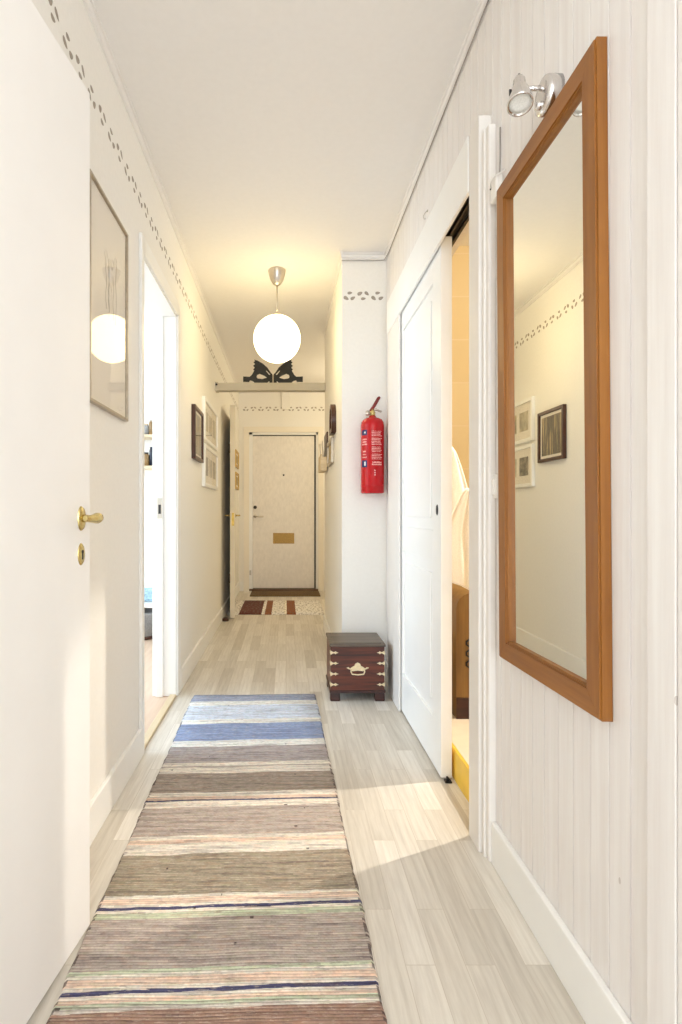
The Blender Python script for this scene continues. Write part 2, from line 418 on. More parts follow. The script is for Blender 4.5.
# cornice: small cove with a bead
def cove(name, p, q, nrm):
    bm = BM(); p, q, n = Vector(p), Vector(q), Vector(nrm)
    prof = [(0, -0.038), (0.008, -0.038), (0.008, -0.031), (0.003, -0.0305), (0.003, -0.027), (0.008, -0.026), (0.012, -0.013), (0.009, -0.0125), (0.009, -0.009), (0.017, -0.008), (0.017, 0), (0, 0)]
    A = [bm.verts.new(p + n*a + Vector((0, 0, z))) for a, z in prof]; B = [bm.verts.new(q + n*a + Vector((0, 0, z))) for a, z in prof]
    k = len(prof)
    for i in range(k): bm.faces.new((A[i], A[(i+1) % k], B[(i+1) % k], B[i]))
    bm.faces.new(A); bm.faces.new(B)
    struct(name, bm, M['ceil'])
cove('trim_cornice_left', (XL, YB, H), (XL, YE, H), (1, 0, 0))
cove('trim_cornice_right', (XR, YB, H), (XR, YS, H), (-1, 0, 0))
cove('trim_cornice_stub', (XN, YS, H), (XR, YS, H), (0, -1, 0))
cove('trim_cornice_narrow', (XN, YS-0.036, H), (XN, YN, H), (-1, 0, 0))
cove('trim_cornice_end', (XL, YE, H), (1.4, YE, H), (0, -1, 0))

# far-left doorway: jambs, casing, threshold
bm = BM()
box(bm, XL-0.125, XL+0.004, D1-0.022, D1+0.002, 0, DH, 0.002); box(bm, XL-0.125, XL+0.004, D0-0.002, D0+0.022, 0, DH, 0.002)
box(bm, XL-0.125, XL+0.004, D0, D1, DH-0.022, DH+0.002, 0.002)
box(bm, XL-0.105, XL-0.065, D1-0.036, D1-0.022, 0, DH-0.02, 0.002)       # door stop
box(bm, XL, XL+0.014, D1-0.012, D1+0.062, 0, DH+0.06, 0.003); box(bm, XL, XL+0.014, D0-0.028, D0+0.012, 0, DH+0.06, 0.003)
box(bm, XL, XL+0.014, D0-0.0, D1+0.0, DH-0.012, DH+0.06, 0.003)
struct('trim_side_doorway', bm, M['white'])
bm = BM(); box(bm, XL-0.030, XL+0.006, D0+0.0225, D1-0.0225, 0.0, 0.012, 0.004)
struct('trim_threshold', bm, M['thresh'])
t = thing('strike_plate', 'steel strike plate let into the white jamb of the left doorway', 'strike plate', (XL-0.082, D1-0.036, 1.02))
bm = BM(); box(bm, -0.013, 0.013, -0.002, 0.0, -0.055, 0.055, 0.0008); obj('plate', bm, M['steel'], t)
bm = BM(); box(bm, -0.007, 0.007, -0.0026, -0.001, -0.03, 0.02); obj('latch_hole', bm, M['black'], t)
# near-left doorway casing
bm = BM()
box(bm, XL-0.125, XL+0.004, N1-0.02, N1, 0, 2.03); box(bm, XL-0.125, XL+0.004, N0, N0+0.02, 0, 2.03); box(bm, XL-0.125, XL+0.004, N0, N1, 2.01, 2.03)
box(bm, XL, XL+0.004, N1, N1+0.07, 0, 2.09); box(bm, XL, XL+0.012, N0-0.07, N0, 0, 2.09, 0.003); box(bm, XL, XL+0.012, N0, N1, 2.03, 2.09, 0.003)
struct('trim_near_doorway', bm, M['white'])

# sliding-door opening: pelmet, side casings
bm = BM(); box(bm, 0.5735, XR, 1.733, 3.12, 2.07, 2.163); box(bm, 0.562, 0.573, 1.733, 3.12, 1.990, 2.165, 0.002)
struct('trim_pelmet', bm, M['white'])
bm = BM()
box(bm, 0.565, XR+0.1, 1.642, 1.732, 0, 2.165, 0.004)
box(bm, 0.578, XR+0.001, 1.597, 1.645, 0, 2.11, 0.005); box(bm, 0.572, XR+0.001, 1.620, 1.632, 0, 2.11, 0.003)
box(bm, 0.565, 0.574, 2.80, 3.10, 0, 1.99, 0.003); box(bm, 0.62, XR+0.1, 2.965, 3.0, 0, 2.07)
struct('trim_sliding_casing', bm, M['casing'])
bm = BM(); box(bm, 0.575, 0.66, 1.735, 2.96, 2.052, 2.068)
for x in (0.582, 0.612, 0.640): box(bm, x, x+0.006, 1.735, 2.96, 2.036, 2.054)
o = struct('trim_door_track', bm, M['darkgap'])

# ------------------------------------------------------------------ doors as things
# sliding door leaf (local: x along -Y world, front -y -> -X world)
t = thing('sliding_door', 'white panelled sliding door half open across the bathroom opening', 'door', (0.578, 2.09, 0.008))
W, HL, T = 0.80, 2.022, 0.042
bm = BM()
st, rr = 0.115, 0.11
box(bm, 0, T, 0, st, 0, HL, 0.002); box(bm, 0, T, W-st, W, 0, HL, 0.002)
zs = [0, 0.22, 0.80, 0.92, 1.52, 1.62, HL-0.0]
for (z0, z1) in ((0, 0.19), (0.80, 0.92), (HL-0.13, HL)): box(bm, 0, T, st, W-st, z0, z1, 0.002)
obj('leaf_frame', bm, M['white'], t)
for (z0, z1) in ((0.19, 0.80), (0.92, HL-0.13)):
    bm = BM(); box(bm, 0.010, T-0.01, st, W-st, z0, z1)
    i = 0.022
    A = [(0.010, y, z) for y, z in ((st, z0), (W-st, z0), (W-st, z1), (st, z1))]
    box(bm, 0.003, 0.012, st+0.05, W-st-0.05, z0+0.05, z1-0.05, 0.006)
    obj('door_panel', bm, M['white'], t)
bm = BM(); lathe(bm, [(0, -0.004), (0.010, -0.003), (0.013, 0.0005), (0.013, 0.004)], 20, Matrix.Translation((0, 0.05, 1.0)) @ Matrix.Diagonal((1, 1, 1.7, 1)) @ Matrix.Rotation(PI/2, 4, 'Y'))
obj('finger_pull', bm, M['black'], t)
bm = BM(); box(bm, 0.588, 0.612, 2.062, 2.088, 0.0, 0.006, 0.001); box(bm, 0.595, 0.603, 2.066, 2.084, 0.006, 0.018, 0.002)
tag(obj('floor_guide', bm, M['black']), 'small black guide on the floor at the sliding door\'s corner', 'door guide')

# near-left door leaf
ang = math.atan2(0.043, 0.256)
t = thing('open_door', 'plain white door swung open along the left wall, brass lever handle', 'door', (-0.565, 0.55, 0.010), -math.atan2(0.565-0.471, 0.789))
# local: x thickness (corridor side +), y along leaf
LW, LH = 0.80, 1.995
bm = BM(); box(bm, -0.028, 0.0, 0.0, LW, 0, LH, 0.002); obj('leaf', bm, M['doorwhite'], t)
hz = 0.975; hy = LW-0.045
def oval(bm, hw, hh, d, mtx): 
    lathe(bm, [(0, d), (0.55, d*0.95), (0.85, d*0.7), (1.0, 0.0), (1.0, -0.001)], 28, mtx @ Matrix.Diagonal((hw, hh, 1, 1)))
RX = Matrix.Rotation(PI/2, 4, 'Y') @ Matrix.Rotation(PI/2, 4, 'Z')
hd = thing('door_handle', '', '', (0, hy, hz)); del hd['label']; del hd['category']; hd.parent = t
hd2 = hd; 
bm = BM(); oval(bm, 0.017, 0.029, 0.007, RX); obj('rosette', bm, M['brass'], hd)
bm = BM(); tube(bm, [(0.004, 0, 0), (0.018, 0, 0), (0.030, 0, 0.001), (0.042, -0.004, 0.002), (0.050, -0.016, 0.002), (0.052, -0.028, 0.001), (0.051, -0.045, 0.0), (0.050, -0.062, 0.0), (0.050, -0.076, 0.001), (0.050, -0.080, 0.001)],
     [0.010, 0.0085, 0.0075, 0.0085, 0.0115, 0.0125, 0.0095, 0.008, 0.007, 0.005], 14)
obj('lever', bm, M['brass'], hd)
ks = bpy.data.objects.new('key_plate', None); C.objects.link(ks); ks.parent = t; ks.location = (0, hy, hz-0.083)
bm = BM(); oval(bm, 0.016, 0.026, 0.004, RX); obj('escutcheon', bm, M['brass'], ks)
bm = BM(); lathe(bm, [(0, 0.0052), (0.004, 0.005), (0.004, 0.003)], 14, Matrix.Translation((0, 0, 0.006)) @ RX)
box(bm, 0.003, 0.0052, -0.0018, 0.0018, -0.012, 0.006); obj('keyhole', bm, M['black'], ks)

# far-left open leaf (behind the beam)
t = thing('open_door', 'cream door standing open edge-on against the left wall beyond the beam', 'door', (-0.591, 6.02, 0.012))
lr = math.atan2(0.075, 0.80)
t.rotation_euler.z = lr - 0.0
# local: leaf runs toward -y; x to the right
bm = BM(); box(bm, -0.006, 0.042, -0.81, 0.0, 0, 1.985, 0.002); obj('leaf', bm, mat('cream_door_paint', rgb(226, 214, 190), 0.5, var=0.01), t)
for sx, x0 in ((1, 0.042), (-1, -0.006)):
    h_ = bpy.data.objects.new('door_handle', None); C.objects.link(h_); h_.parent = t; h_.location = (x0, -0.76, 0.955)
    bm = BM(); lathe(bm, [(0, 0.006), (0.018, 0.005), (0.02, 0)], 18, Matrix.Rotation(sx*PI/2, 4, 'Y')); obj('rosette', bm, M['brass'], h_)
    bm = BM(); tube(bm, [(0.003*sx, 0, 0), (0.035*sx, 0, 0), (0.042*sx, 0.014, 0), (0.042*sx, 0.10, 0)], 0.008); obj('lever', bm, M['brass'], h_)
bm = BM(); box(bm, 0.009, 0.033, -0.812, -0.809, 0.86, 0.98, 0.0008); obj('lock_plate', bm, M['gold'], t)
for z in (1.58, 0.37):
    bm = BM(); lathe(bm, [(0, -0.045), (0.007, -0.045), (0.007, 0.045), (0, 0.045)], 12, Matrix.Translation((-0.012, -0.80, z))); obj('hinge', bm, M['darkgap'], t)
bm = BM(); lathe(bm, [(0, 0), (0.03, 0), (0.03, 0.02), (0.02, 0.03), (0, 0.032)], 16, Matrix.Translation((-0.555, 5.14, 0.0)))
tag(obj('door_stop', bm, M['frame_dark']), 'dark round door stop on the floor by the far open door', 'door stop')

# entrance door
t = thing('entrance_door', 'pale speckled entrance door with brass mail slot at the hallway end', 'door', (0, YE+0.02, 0.0))
bm = BM()
box(bm, EX0-0.0, EX0+0.051, -0.012, 0.10, 0, EH, 0.002); box(bm, EX1-0.035, EX1, -0.012, 0.10, 0, EH, 0.002); box(bm, EX0, EX1, -0.012, 0.10, EH-0.04, EH, 0.002)
obj('door_frame', bm, M['white'], t)
bm = BM()
box(bm, EX0-0.06, EX0+0.008, -0.034, -0.0205, 0, EH+0.06, 0.003); box(bm, EX1-0.008, EX1+0.06, -0.034, -0.0205, 0, EH+0.06, 0.003); box(bm, EX0, EX1, -0.034, -0.0205, EH-0.01, EH+0.06, 0.003)
obj('casing', bm, mat('cream_casing_paint', rgb(243, 236, 222), 0.5, var=0.01), t)
lx0, lx1 = EX0+0.052, EX1-0.055
bm = BM(); box(bm, lx0, lx1, 0.012, 0.055, 0.030, EH-0.052, 0.002); obj('leaf', bm, M['birch'], t)
bm = BM(); box(bm, lx1, EX1-0.034, 0.02, 0.05, 0.03, EH-0.04); box(bm, lx0, lx1, 0.025, 0.05, EH-0.052, EH-0.04); box(bm, EX0, EX1, 0.06, 0.09, 0, EH); obj('gap_shade_fill', bm, M['black'], t)  # black fill stands in for gap shade; rear plate blocks leaking daylight
bm = BM(); box(bm, EX0+0.0, EX1-0.0, -0.03, 0.06, 0.0, 0.025, 0.004); obj('threshold', bm, wood('dark_threshold', rgb(84, 58, 36), rgb(110, 80, 52), 'x'), t)
bm = BM(); lathe(bm, [(0, 0.006), (0.009, 0.005), (0.012, 0)], 16, Matrix.Translation((-0.03, 0.012, 1.47)) @ Matrix.Rotation(PI/2, 4, 'X')); obj('peephole', bm, M['darkgap'], t)
bm = BM(); lathe(bm, [(0, 0.02), (0.018, 0.018), (0.022, 0)], 18, Matrix.Translation((lx0+0.03, 0.012, 1.06)) @ Matrix.Rotation(PI/2, 4, 'X')); obj('lock_cylinder', bm, M['darkgap'], t)
bm = BM(); tube(bm, [(lx0+0.03, 0.012, 0.945), (lx0+0.03, -0.03, 0.945), (lx0+0.045, -0.038, 0.945), (lx0+0.14, -0.038, 0.942)], 0.009)
lathe(bm, [(0, 0.006), (0.02, 0.005), (0.022, 0)], 18, Matrix.Translation((lx0+0.03, 0.012, 0.945)) @ Matrix.Rotation(PI/2, 4, 'X')); obj('lever_handle', bm, M['steel'], t)
ml = bpy.data.objects.new('mail_slot', None); C.objects.link(ml); ml.parent = t; ml.location = (-0.03, 0.012, 0.665)
bm = BM(); box(bm, -0.135, 0.135, -0.005, 0.0, -0.068, 0.068, 0.002); obj('plate', bm, M['mailbrass'], ml)
bm = BM(); box(bm, -0.115, 0.115, -0.009, -0.004, -0.045, 0.05, 0.002); obj('flap', bm, M['mailbrass'], ml)
bm = BM(); box(bm, EX0+0.012, EX0+0.034, -0.026, -0.012, 0.20, 0.26, 0.003); obj('frame_catch', bm, M['steel'], t)

# ------------------------------------------------------------------ rug
RW, RL = 0.665, 2.62
def rug_mat():
    t = NT('woven_rag_rug')
    tc = t.new('ShaderNodeTexCoord'); sp = t.new('ShaderNodeSeparateXYZ'); t.link(tc.outputs['Object'], sp.inputs[0])
    X, Y = sp.outputs[0], sp.outputs[1]          # Y: 0 at the far end, negative towards the camera
    wob = t.noise(t.coords((2.0, 1, 1)), 3.0, 2)
    fine = t.noise(t.coords((14, 220, 1)), 1.0, 3, 0.6)
    d = t.math('MULTIPLY', Y, -1.0)
    d = t.math('ADD', d, t.math('MULTIPLY', X, 0.030))
    d = t.math('ADD', d, t.math('MULTIPLY', t.math('SUBTRACT', wob, 0.5), 0.012))
    d = t.math('ADD', d, t.math('MULTIPLY', t.math('SUBTRACT', fine, 0.5), 0.009))
    cream = rgb(232, 225, 214); taupe = rgb(186, 174, 166); brown = rgb(164, 152, 142); navy = rgb(84, 84, 116)
    blue = rgb(138, 150, 178); daylit_blue = rgb(148, 163, 198); white = rgb(234, 234, 230); lil = rgb(178, 170, 170)
    pink = rgb(232, 208, 190); green = rgb(200, 206, 182); gold = rgb(168, 157, 140); umber = rgb(164, 136, 122)
    # (crop y in the far-to-near order) -> distance from the far end
    def Z(c): return 560.0/(680 + c/1.705 - 512)
    z0 = Z(30)
    pale = rgb(210, 219, 234); daylit_grey = rgb(162, 170, 192)  # far-end blues and pale tone carry the doorway's daylight in the yarn colour
    bands = [(29, daylit_grey), (41, white), (47, pale), (72, white), (79, daylit_blue), (109, white), (119, lil), (147, cream), (152, taupe), (155, cream), (165, brown),
             (199, cream), (206, pink), (211, navy), (213.5, cream), (225, taupe), (274, cream), (280, pink), (289, cream), (294, navy), (297, cream), (308, gold),
             (377, cream), (384, pink), (394, cream), (397, navy), (401, cream), (410, green), (419, taupe)]
    bands2 = [(500, taupe), (510, green), (517, cream), (526, pink), (535, cream), (543, navy), (551, cream), (558, pink), (566, green), (574, cream), (584, umber), (640, umber), (675, cream), (700, navy), (715, cream), (750, brown), (950, cream), (990, navy), (1010, cream), (1080, taupe)]
    mx = RL
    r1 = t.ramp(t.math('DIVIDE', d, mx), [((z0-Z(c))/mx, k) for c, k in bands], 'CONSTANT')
    r2 = t.ramp(t.math('DIVIDE', d, mx), [((z0-Z(c))/mx, k) for c, k in bands2], 'CONSTANT')
    col = t.mix(t.math('GREATER_THAN', d, z0-Z(500)), r1, r2)
    # every weft row is its own strip of rag: its tone drifts along the row
    P = 0.0075
    yw = t.math('ADD', Y, t.math('MULTIPLY', t.math('SUBTRACT', wob, 0.5), 0.008))
    row = t.math('FLOOR', t.math('DIVIDE', yw, P))
    def rown(kx, ks, detail=2):
        v = t.new('ShaderNodeCombineXYZ'); t.link(t.math('MULTIPLY', X, kx), v.inputs[0]); t.link(t.math('MULTIPLY', row, ks), v.inputs[1])
        return t.noise(v.outputs[0], 1.0, detail, 0.55)
    a = rown(5.0, 7.31); col = t.mix(0.8, col, t.ramp(a, [(0.32, (0.66, 0.64, 0.66, 1)), (0.5, (1.08, 1.08, 1.08, 1)), (0.68, (1.34, 1.32, 1.30, 1))]), 'MULTIPLY')
    b = rown(4.0, 3.77); col = t.mix(t.math('MULTIPLY', t.math('GREATER_THAN', b, 0.66), 0.28), col, rgb(220, 204, 184))
    c = rown(3.0, 11.13); col = t.mix(t.math('MULTIPLY', t.math('LESS_THAN', c, 0.34), 0.32), col, rgb(110, 94, 100))
    e = rown(30.0, 5.19, 1); col = t.mix(t.math('MULTIPLY', t.math('GREATER_THAN', e, 0.77), 0.8), col, rgb(62, 50, 52))
    # selvedge: dark loops where the weft turns
    sel = t.math('GREATER_THAN', t.math('ABSOLUTE', X), RW/2-0.007)
    col = t.mix(t.math('MULTIPLY', t.math('MULTIPLY', sel, t.math('GREATER_THAN', rown(1.0, 9.7), 0.5)), 0.7), col, rgb(78, 66, 66))
    rows = t.math('ABSOLUTE', t.math('SINE', t.math('MULTIPLY', yw, PI/P)))
    dots = t.math('ABSOLUTE', t.math('SINE', t.math('ADD', t.math('MULTIPLY', X, PI/0.009), t.math('MULTIPLY', row, PI/2))))
    rows = t.math('MULTIPLY', rows, t.math('ADD', 0.7, t.math('MULTIPLY', dots, 0.3)))
    hu = rown(26.0, 2.93); col = t.mix(0.75, col, t.ramp(hu, [(0.34, (1.0, 0.88, 0.80, 1)), (0.5, (1, 1, 1, 1)), (0.66, (0.90, 0.94, 0.82, 1))]), 'MULTIPLY')
    fk = t.noise(t.coords((34, 210, 1)), 1.0, 3, 0.6); col = t.mix(t.math('MULTIPLY', t.math('GREATER_THAN', fk, 0.60), 0.32), col, rgb(236, 222, 204))
    fk2 = t.noise(t.coords((26, 190, 5)), 1.0, 3, 0.6); col = t.mix(t.math('MULTIPLY', t.math('LESS_THAN', fk2, 0.40), 0.34), col, rgb(104, 90, 92))
    hu2 = rown(60.0, 6.7); col = t.mix(0.5, col, t.ramp(hu2, [(0.35, (0.72, 0.70, 0.72, 1)), (0.55, (1, 1, 1, 1))]), 'MULTIPLY')
    col = t.mix(0.75, col, t.ramp(rows, [(0.0, (0.46, 0.42, 0.42, 1)), (0.4, (1, 1, 1, 1))]), 'MULTIPLY')
    t.link(col, t.b.inputs['Base Color'])
    t.b.inputs['Roughness'].default_value = 0.95; t.b.inputs['Specular IOR Level'].default_value = 0.1
    t.bump(t.math('ADD', rows, t.math('MULTIPLY', fine, 0.8)), 0.55, 0.003)
    return t.m
t = thing('rag_rug', 'long striped rag rug in taupe, cream and navy with daylight-blue far bands on the hall floor', 'rug', (-0.172, 3.045, 0.0), math.radians(1.1))
bm = BM()
nx, ny = 14, 150
def edge(y, s): return 0.002*math.sin(y*9+s) + 0.0012*math.sin(y*61+2*s) + random.uniform(-.0012, .0012)
top = []
for j in range(ny+1):
    y = -RL*j/ny; a = -RW/2 + edge(y, 1.3); b = RW/2 + edge(y, 4.1)
    row = []
    for i in range(nx+1):
        u = i/nx; x = a + (b-a)*u
        z = 0.0075 + 0.0009*math.sin(x*19+y*7) + 0.0008*math.sin(y*31+x*3)
        if i in (0, nx): z = 0.002
        elif i in (1, nx-1): x = a + (b-a)*(0.008 if i == 1 else 0.992)
        row.append(bm.verts.new((x, y + 0.010*(u-0.5) + 0.003*math.sin(u*9), z)))
    top.append(row)
for j in range(ny):
    for i in range(nx):
        f = bm.faces.new((top[j][i], top[j][i+1], top[j+1][i+1], top[j+1][i])); f.smooth = True
# underside
lo = [[bm.verts.new((v.co.x, v.co.y, 0.0006)) for v in (top[j][0], top[j][nx])] for j in (0, ny)]
bm.faces.new((lo[0][0], lo[0][1], lo[1][1], lo[1][0]))
for j, k in ((0, 0), (ny, 1)):
    bm.faces.new([lo[k][0], lo[k][1]] + [top[j][i] for i in range(nx, -1, -1)])
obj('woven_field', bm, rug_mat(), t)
bm = BM()
for i in range(110):
    x = -RW/2 + RW*(i+0.5)/110
    L = random.uniform(0.010, 0.024)
    tube(bm, [(x, -0.004, 0.004), (x+random.uniform(-.002, .002), L*0.5, 0.004), (x+random.uniform(-.006, .006), L, 0.0016)], [0.0014, 0.0013, 0.0007], 5)
f_ = obj('fringe', bm, mat('cotton_fringe', rgb(224, 220, 212), 0.95, var=0.08), t); f_['kind'] = 'stuff'

# far rug and doormat
def far_rug_mat():
    t = NT('far_rag_rug')
    tc = t.new('ShaderNodeTexCoord'); sp = t.new('ShaderNodeSeparateXYZ'); t.link(tc.outputs['Object'], sp.inputs[0])
    n = t.noise(t.coords((60, 30, 1)), 1.0, 3, 0.7)
    d = t.math('DIVIDE', t.math('ADD', sp.outputs[0], 0.5), 1.0)
    d = t.math('ADD', d, t.math('MULTIPLY', t.math('SUBTRACT', n, 0.5), 0.02))
    mar = rgb(92, 44, 38); br = rgb(138, 82, 50); wh = rgb(238, 234, 228)
    col = t.ramp(d, [(0.0, wh), (0.13, mar), (0.355, wh), (0.385, br), (0.45, wh), (0.575, rgb(250, 244, 230)), (0.60, br), (0.69, wh)], 'CONSTANT')
    sp2 = t.noise(t.coords((46, 20, 1)), 1.0, 2, 0.6)
    dk = t.math('MULTIPLY', t.math('GREATER_THAN', sp2, 0.54), 0.5)
    col = t.mix(dk, col, rgb(120, 104, 92))
    t.link(col, t.b.inputs['Base Color']); t.b.inputs['Roughness'].default_value = 0.95
    t.bump(sp2, 0.5, 0.003); return t.m
bm = BM()
g = [[None]*13 for _ in range(7)]
for j in range(7):
    for i in range(13):
        x = -0.47+0.94*i/12; y = -0.43+0.86*j/6
        z = 0.0065+0.001*math.sin(x*17+y*9) if 0 < i < 12 and 0 < j < 6 else 0.0035
        g[j][i] = bm.verts.new((x+0.004*math.sin(y*20), y+0.004*math.sin(x*16), z))
for j in range(6):
    for i in range(12): bm.faces.new((g[j][i], g[j][i+1], g[j+1][i+1], g[j+1][i])).smooth = True
ret = bmesh.ops.extrude_edge_only(bm, edges=[e for e in bm.edges if e.is_boundary])
for v in [e for e in ret['geom'] if isinstance(e, bmesh.types.BMVert)]: v.co.z = 0.0006
o = obj('crosswise_rug', bm, far_rug_mat(), None, (-0.095, 5.88, 0)); o.rotation_euler.z = 0.0
tag(o, 'maroon, white and brown striped rag rug lying crosswise before the doormat', 'rug')
bm = BM(); box(bm, -0.42, 0.42, -0.20, 0.20, 0.0006, 0.011, 0.004)
def doormat_mat():
    t = NT('coir_doormat'); n = t.noise(t.coords((70, 70, 1)), 1.0, 3, 0.7)
    t.link(t.ramp(n, [(0.35, rgb(66, 46, 30)), (0.6, rgb(120, 96, 62)), (0.75, rgb(96, 104, 78))]), t.b.inputs['Base Color'])
    t.b.inputs['Roughness'].default_value = 1; t.bump(n, 0.8, 0.005); return t.m
tag(obj('doormat', bm, doormat_mat(), None, (-0.01, 6.82, 0)), 'brown bristle doormat right in front of the entrance door', 'doormat')

# ------------------------------------------------------------------ chest
t = thing('wooden_chest', 'small mahogany chest with pale brass fittings on the floor below the extinguisher', 'chest', (0.378, 3.095, 0.0))
w, dd = 0.148, 0.146
bm = BM(); box(bm, -w+0.006, w-0.006, -dd+0.006, dd-0.004, 0.052, 0.291, 0.003); obj('body', bm, M['chestwood'], t)
bm = BM(); box(bm, -w, w, -dd, dd, 0.289, 0.303, 0.004); box(bm, -w+0.02, w-0.02, -dd+0.02, dd-0.02, 0.301, 0.306, 0.002); obj('lid', bm, M['chestlid'], t)
bm = BM(); box(bm, -w, w, -dd, dd, 0.045, 0.060, 0.003); obj('plinth', bm, M['chestdark'], t)
for sx in (-1, 1):
    for sy in (-1, 1):
        bm = BM(); box(bm, sx*(w-0.056), sx*(w-0.004), sy*(dd-0.048), sy*(dd-0.006), 0.0, 0.046, 0.005); obj('foot', bm, M['chestdark'], t)
def strap_poly(s):
    pts = [(0, 0.012), (0.006, 0.008), (0.014, 0.003), (0.020, 0.003), (0.026, 0.008), (0.032, 0.003), (0.042, 0.0)]
    pts = pts + [(x, -z) for x, z in pts[::-1][1:]]
    return [(s*x, z) for x, z in pts]
for sx in (-1, 1):
    for z in (0.090, 0.146, 0.202, 0.258):
        o = plate('corner_strap', [strap_poly(-sx)], 0.003, M['fitting'], t, (sx*(w-0.005), -dd+0.004, z))
        if sx < 0:
            o = plate('corner_strap', [strap_poly(1)], 0.003, M['fitting'], t, (-w+0.005, -dd+0.006, z)); o.rotation_euler.z = PI/2
hp = [(-0.060, 0.012), (-0.048, 0.016), (-0.040, 0.008), (-0.030, 0.016), (-0.018, 0.022), (-0.012, 0.034), (0, 0.040)]
hp = hp + [(-x, z) for x, z in hp[::-1][1:]] + [(0.048, 0.006), (0.036, 0.002), (0.028, -0.006), (0, -0.002), (-0.028, -0.006), (-0.036, 0.002), (-0.048, 0.006)]
hh = bpy.data.objects.new('drop_handle', None); C.objects.link(hh); hh.parent = t; hh.location = (0, -dd+0.005, 0.166)
plate('backplate', [hp], 0.003, M['fitting'], hh)
bm = BM(); tube(bm, [(-0.034, -0.002, 0.006), (-0.036, -0.010, -0.006), (-0.030, -0.013, -0.018), (0, -0.014, -0.021), (0.030, -0.013, -0.018), (0.036, -0.010, -0.006), (0.034, -0.002, 0.006)], 0.0035, 8); obj('bail', bm, M['fitting'], hh)

# ------------------------------------------------------------------ fire extinguisher
t = thing('fire_extinguisher', 'red fire extinguisher hung on the narrow wall above the chest', 'fire extinguisher', (0.505, YS-0.079, 1.108))
R = 0.067
bm = BM(); lathe(bm, [(0, 0.003), (R-0.006, 0.0), (R, 0.006), (R, 0.043), (R+0.0012, 0.045), (R, 0.047), (R, 0.395), (R*0.96, 0.415), (R*0.82, 0.430), (R*0.55, 0.440), (0.022, 0.444), (0.020, 0.452), (0, 0.452)], 40)
obj('cylinder', bm, M['red'], t)
bm = BM(); lathe(bm, [(0, 0.450), (0.017, 0.450), (0.017, 0.476), (0.012, 0.480), (0.012, 0.49), (0, 0.49)], 18)
box(bm, -0.034, -0.012, -0.007, 0.007, 0.462, 0.474, 0.002); obj('valve', bm, M['brass'], t)
bm = BM(); tube(bm, [(-0.012, 0, 0.480), (0.012, -0.002, 0.515), (0.034, -0.006, 0.555), (0.042, -0.006, 0.562)], [0.009, 0.010, 0.010, 0.007], 10); obj('squeeze_lever', bm, M['darkred'], t)
bm = BM(); tube(bm, [(-0.010, 0, 0.484), (0.020, -0.004, 0.490), (0.052, -0.006, 0.476)], [0.007, 0.007, 0.006], 10); obj('carry_handle', bm, M['steel'], t)
bm = BM(); lathe(bm, [(0, 0.014), (0.015, 0.014), (0.015, 0)], 18, Matrix.Translation((-0.03, -0.004, 0.468)) @ Matrix.Rotation(PI/2, 4, 'X')); obj('gauge', bm, M['steel'], t)
bm = BM(); box(bm, -0.02, 0.02, R-0.002, 0.0795, 0.25, 0.33, 0.002); obj('wall_bracket', bm, M['darkgap'], t)
def curved(bm, a0, a1, z0, z1, mi=0, r=R+0.0006):
    n = max(2, int((a1-a0)/0.08)+1)
    vs = []
    for k in range(n+1):
        a = a0 + (a1-a0)*k/n
        vs.append((bm.verts.new((r*math.sin(a), -r*math.cos(a), z0)), bm.verts.new((r*math.sin(a), -r*math.cos(a), z1))))
    for p, q in zip(vs, vs[1:]): bm.faces.new((p[0], q[0], q[1], p[1])).material_index = mi
for z0, z1, w0, w1 in ((0.335, 0.365, 0.345, 0.355), (0.15, 0.19, 0.158, 0.182)):
    bm = BM(); curved(bm, -1.25, -0.62, z0, z1, 0); pq = obj('pictogram_square', bm, M['blue'], t)
    bm = BM(); curved(bm, -0.92, -0.76, w0, w1, 0, R+0.001); obj('pictogram', bm, M['plastic'], pq)
def text_line(zt, a0, a1, hgt=0.0035):
    """one printed line: a ragged ribbon of small blocks that touch at the base line"""
    bm = BM(); r = R+0.0006; n = int((a1-a0)/0.02); vs = []
    for k in range(n+1):
        a = a0+(a1-a0)*k/n; hh_ = hgt*(random.choice((0.25, 0.8, 1.0, 1.0)))
        vs.append((bm.verts.new((r*math.sin(a), -r*math.cos(a), zt-hgt)), bm.verts.new((r*math.sin(a), -r*math.cos(a), zt-hgt+hh_))))
    for p, q in zip(vs, vs[1:]): bm.faces.new((p[0], q[0], q[1], p[1]))
    obj('text_line', bm, M['labeltext'], t)
z = 0.358
for k in range(17):
    if k in (4, 9, 13): z -= 0.006
    text_line(z, -0.22, random.uniform(0.55, 0.76), 0.0045); z -= 0.0088
for zz, a0, a1 in ((0.182, -0.15, 0.7), (0.170, -0.20, 0.7)): text_line(zz, a0, a1, 0.009)
for zz in (0.135, 0.122, 0.109): text_line(zz, 0.0, 0.13, 0.008)
for zz, a0, a1 in ((0.315, -1.2, -0.65), (0.300, -1.15, -0.7), (0.286, -1.2, -0.62), (0.245, -1.1, -0.75), (0.228, -1.1, -0.72), (0.212, -1.15, -0.68)): text_line(zz, a0, a1, 0.008)

